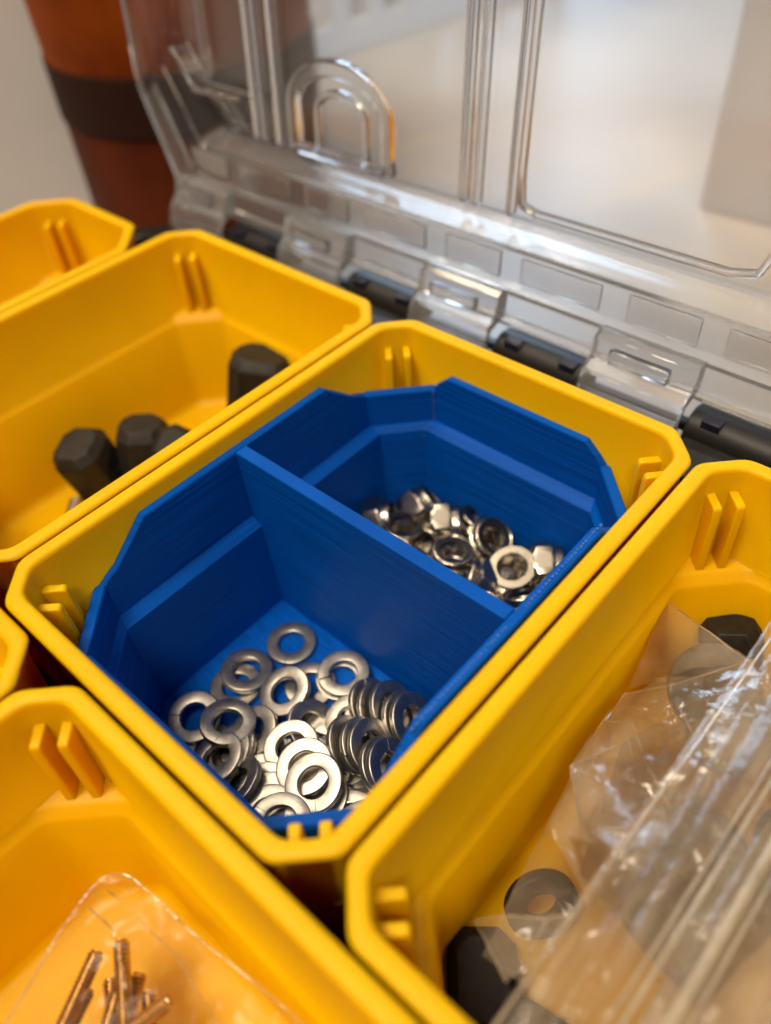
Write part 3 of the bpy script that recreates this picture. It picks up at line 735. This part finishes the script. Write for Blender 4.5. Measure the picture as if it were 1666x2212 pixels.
BAGV = [(69.1, 32.5, -12.0), (73.0, 28.3, -13.5), (76.8, 24.1, -14.0), (71.7, 38.6, -13.0), (68.7, 41.7, -15.0), (68.3, 47.4, -16.0), (72.7, 50.3, -13.0), (78.9, 59.4, -12.0), (71.7, 42.1, -12.2), (75.9, 37.5, -10.5),
        (80.5, 34.0, -9.5), (75.2, 47.7, -12.5), (81.6, 40.6, -9.2), (72.9, 34.1, -13.8), (77.9, 28.8, -9.4), (79.5, 25.0, -10.5), (80.0, 49.0, -10.5), (81.0, 37.0, -11.0), (81.4, 27.8, -9.0), (81.2, 54.8, -10.0), (83.5, 46.5, -9.0), (80.1, 21.0, -11.0), (74.1, 44.4, -13.6), (75.5, 27.6, -10.8), (77.9, 34.9, -12.8)]
folded('bag_body', BAGV, film, 1.0, [(0, 1, 2), (4, 8, 9, 10), (11, 12), (0, 3, 4, 5, 6, 7), (0, 13, 23, 14)])
LOW = [(x + 1.5 * math.sin(k * 2.1), y + 1.2 * math.cos(k * 1.7), z - 4.0 - 2.5 * math.sin(k * 1.3)) for k, (x, y, z) in enumerate(BAGV)] + [(90, 30, -12), (92, 48, -11), (88, 62, -12), (90, 12, -13), (70.5, 20, -22), (72, 12, -22)]
folded('bag_body', LOW, film, 5.0, [(8, 9, 17), (13, 23), (16, 12)], .08)
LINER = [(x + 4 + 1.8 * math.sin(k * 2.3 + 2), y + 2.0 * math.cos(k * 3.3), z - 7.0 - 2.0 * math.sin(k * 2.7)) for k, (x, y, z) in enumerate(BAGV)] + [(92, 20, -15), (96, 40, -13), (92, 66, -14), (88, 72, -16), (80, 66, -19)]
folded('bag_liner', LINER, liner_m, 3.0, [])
MIDL = [(x + 2.2 * math.sin(k * 3.7 + 1), y + 2.5 * math.cos(k * 2.9), z - 1.8 - 1.6 * math.sin(k * 4.1)) for k, (x, y, z) in enumerate(BAGV)] + [(86, 52, -7.5), (87, 38, -7.2), (85, 26, -8)]
folded('bag_body', MIDL, film, 8.0, [(9, 22, 11), (14, 18), (12, 20), (24, 10, 18)], .09)
folded('bag_corner', [(70.0, 13.2, -17.0), (72.9, 15.7, -15.5), (76.0, 17.5, -14.5), (78.3, 19.4, -13.0), (78.7, 15.0, -13.5), (76.2, 10.0, -15.0), (76.7, 13.0, -14.2)], film, 9.0, [(0, 1, 2, 3), (2, 6), (0, 5)])
folded('bag_corner', [(64.6, 66.4, -18.5), (69.1, 63.3, -15.5), (79.0, 58.4, -11.5), (73.6, 55.0, -14.0), (67.6, 50.9, -20.0), (65.9, 58.7, -20.5), (69.9, 59.7, -16.8)], film, 13.0, [(0, 1, 2)], .07)

def flat_ring(name, ro, ri, h, material, label, cat, group, loc, nrm):
    prof = [(ri, 0.1), (ri + .1, 0), (ro - .2, 0), (ro, .2), (ro, h - .2), (ro - .2, h), (ri + .1, h), (ri, h - .1)]
    rr = [[(r * math.cos(2*math.pi*k/40), r * math.sin(2*math.pi*k/40), z) for k in range(40)] for r, z in prof]
    vs, fs = loft(rr); n = 40
    for j in range(n): fs.append((7 * n + j, 7 * n + (j + 1) % n, (j + 1) % n, j))
    o = obj(name, vs, fs, material, None, loc, angle=30); o.rotation_euler = Vector(nrm).to_track_quat('Z', 'Y').to_euler()
    return tag(o, label, cat, group)
flat_ring('rubber_ring', 4.9, 2.2, 1.8, darkgrey, 'black ring standing on edge in the bin below the zip bag', 'washer', None, (71.6, 25.4, -35.2), (.68, -.52, .5))
GR = 'dark grey discs inside the zip bag'
DISC = [((76.4, 57.5, -19.5), (.25, -.3, .9), 'pale grey disc high in the zip bag, under the guide ribs', greydisc)]
rr_ = random.Random(12)
for k in (1, 4, 5, 8, 10):
    DISC.append(((78.5 + 7.0 * (k % 3) + rr_.uniform(-1.5, 1.5) - (4 if k > 8 else 0), 30 + 8.5 * (k // 3) + rr_.uniform(-2, 2), -25 + rr_.uniform(-4, 3) + 1.6 * (k % 3)), (rr_.uniform(-.5, .5), rr_.uniform(-.5, .3), .8),
                 'dark grey disc heaped inside the crumpled zip bag', darkgrey))
for p, nr, lab, mm_ in DISC: flat_ring('grey_disc', rr_.choice((4.6, 5.4, 6.2)), rr_.choice((0.6, 1.3, 2.0)), 1.6, mm_, lab, 'washer', GR, p, nr)
tan = mat('kraft_card', (0.36, 0.25, 0.13), 0.8)
v = coords(tan); n = noise_n(tan, v, 150, 4); L(tan, ramp(tan, n, (0.28, 0.19, 0.09), (0.44, 0.31, 0.17)), BS(tan).inputs['Base Color'])
o = sheet('card_insert', [(88, 2, -19), (112, -2, -14), (113, 60, -14), (90, 58, -19)], 12, 20, lambda u, v_, p: 1.5 * math.sin(4 * u + 3 * v_), tan)
sd = o.modifiers.new('thickness', 'SOLIDIFY'); sd.thickness = 0.0005
tag(o, 'tan card slip lying inside the zip bag', 'card')
b = block('plastic_block', (76.5, 72.0, BF + .4), 9, 8, 15, (-14, -10, 30), 'dark block behind the zip bag under the guide ribs', False); b['group'] = 'dark blocks in the zip bag bin'
b = block('plastic_block', (71.6, 13.2, BF + .3), 9, 13, 4.2, (0, 0, 40), 'dark block with a bore, low in the bin by the front corner ribs'); b['group'] = 'dark blocks in the zip bag bin'
b = block('plastic_block', (80.5, 10.5, BF + .3), 11, 10, 6.5, (0, 0, 10), 'dark block under the loose corner of the zip bag'); b['group'] = 'dark blocks in the zip bag bin'
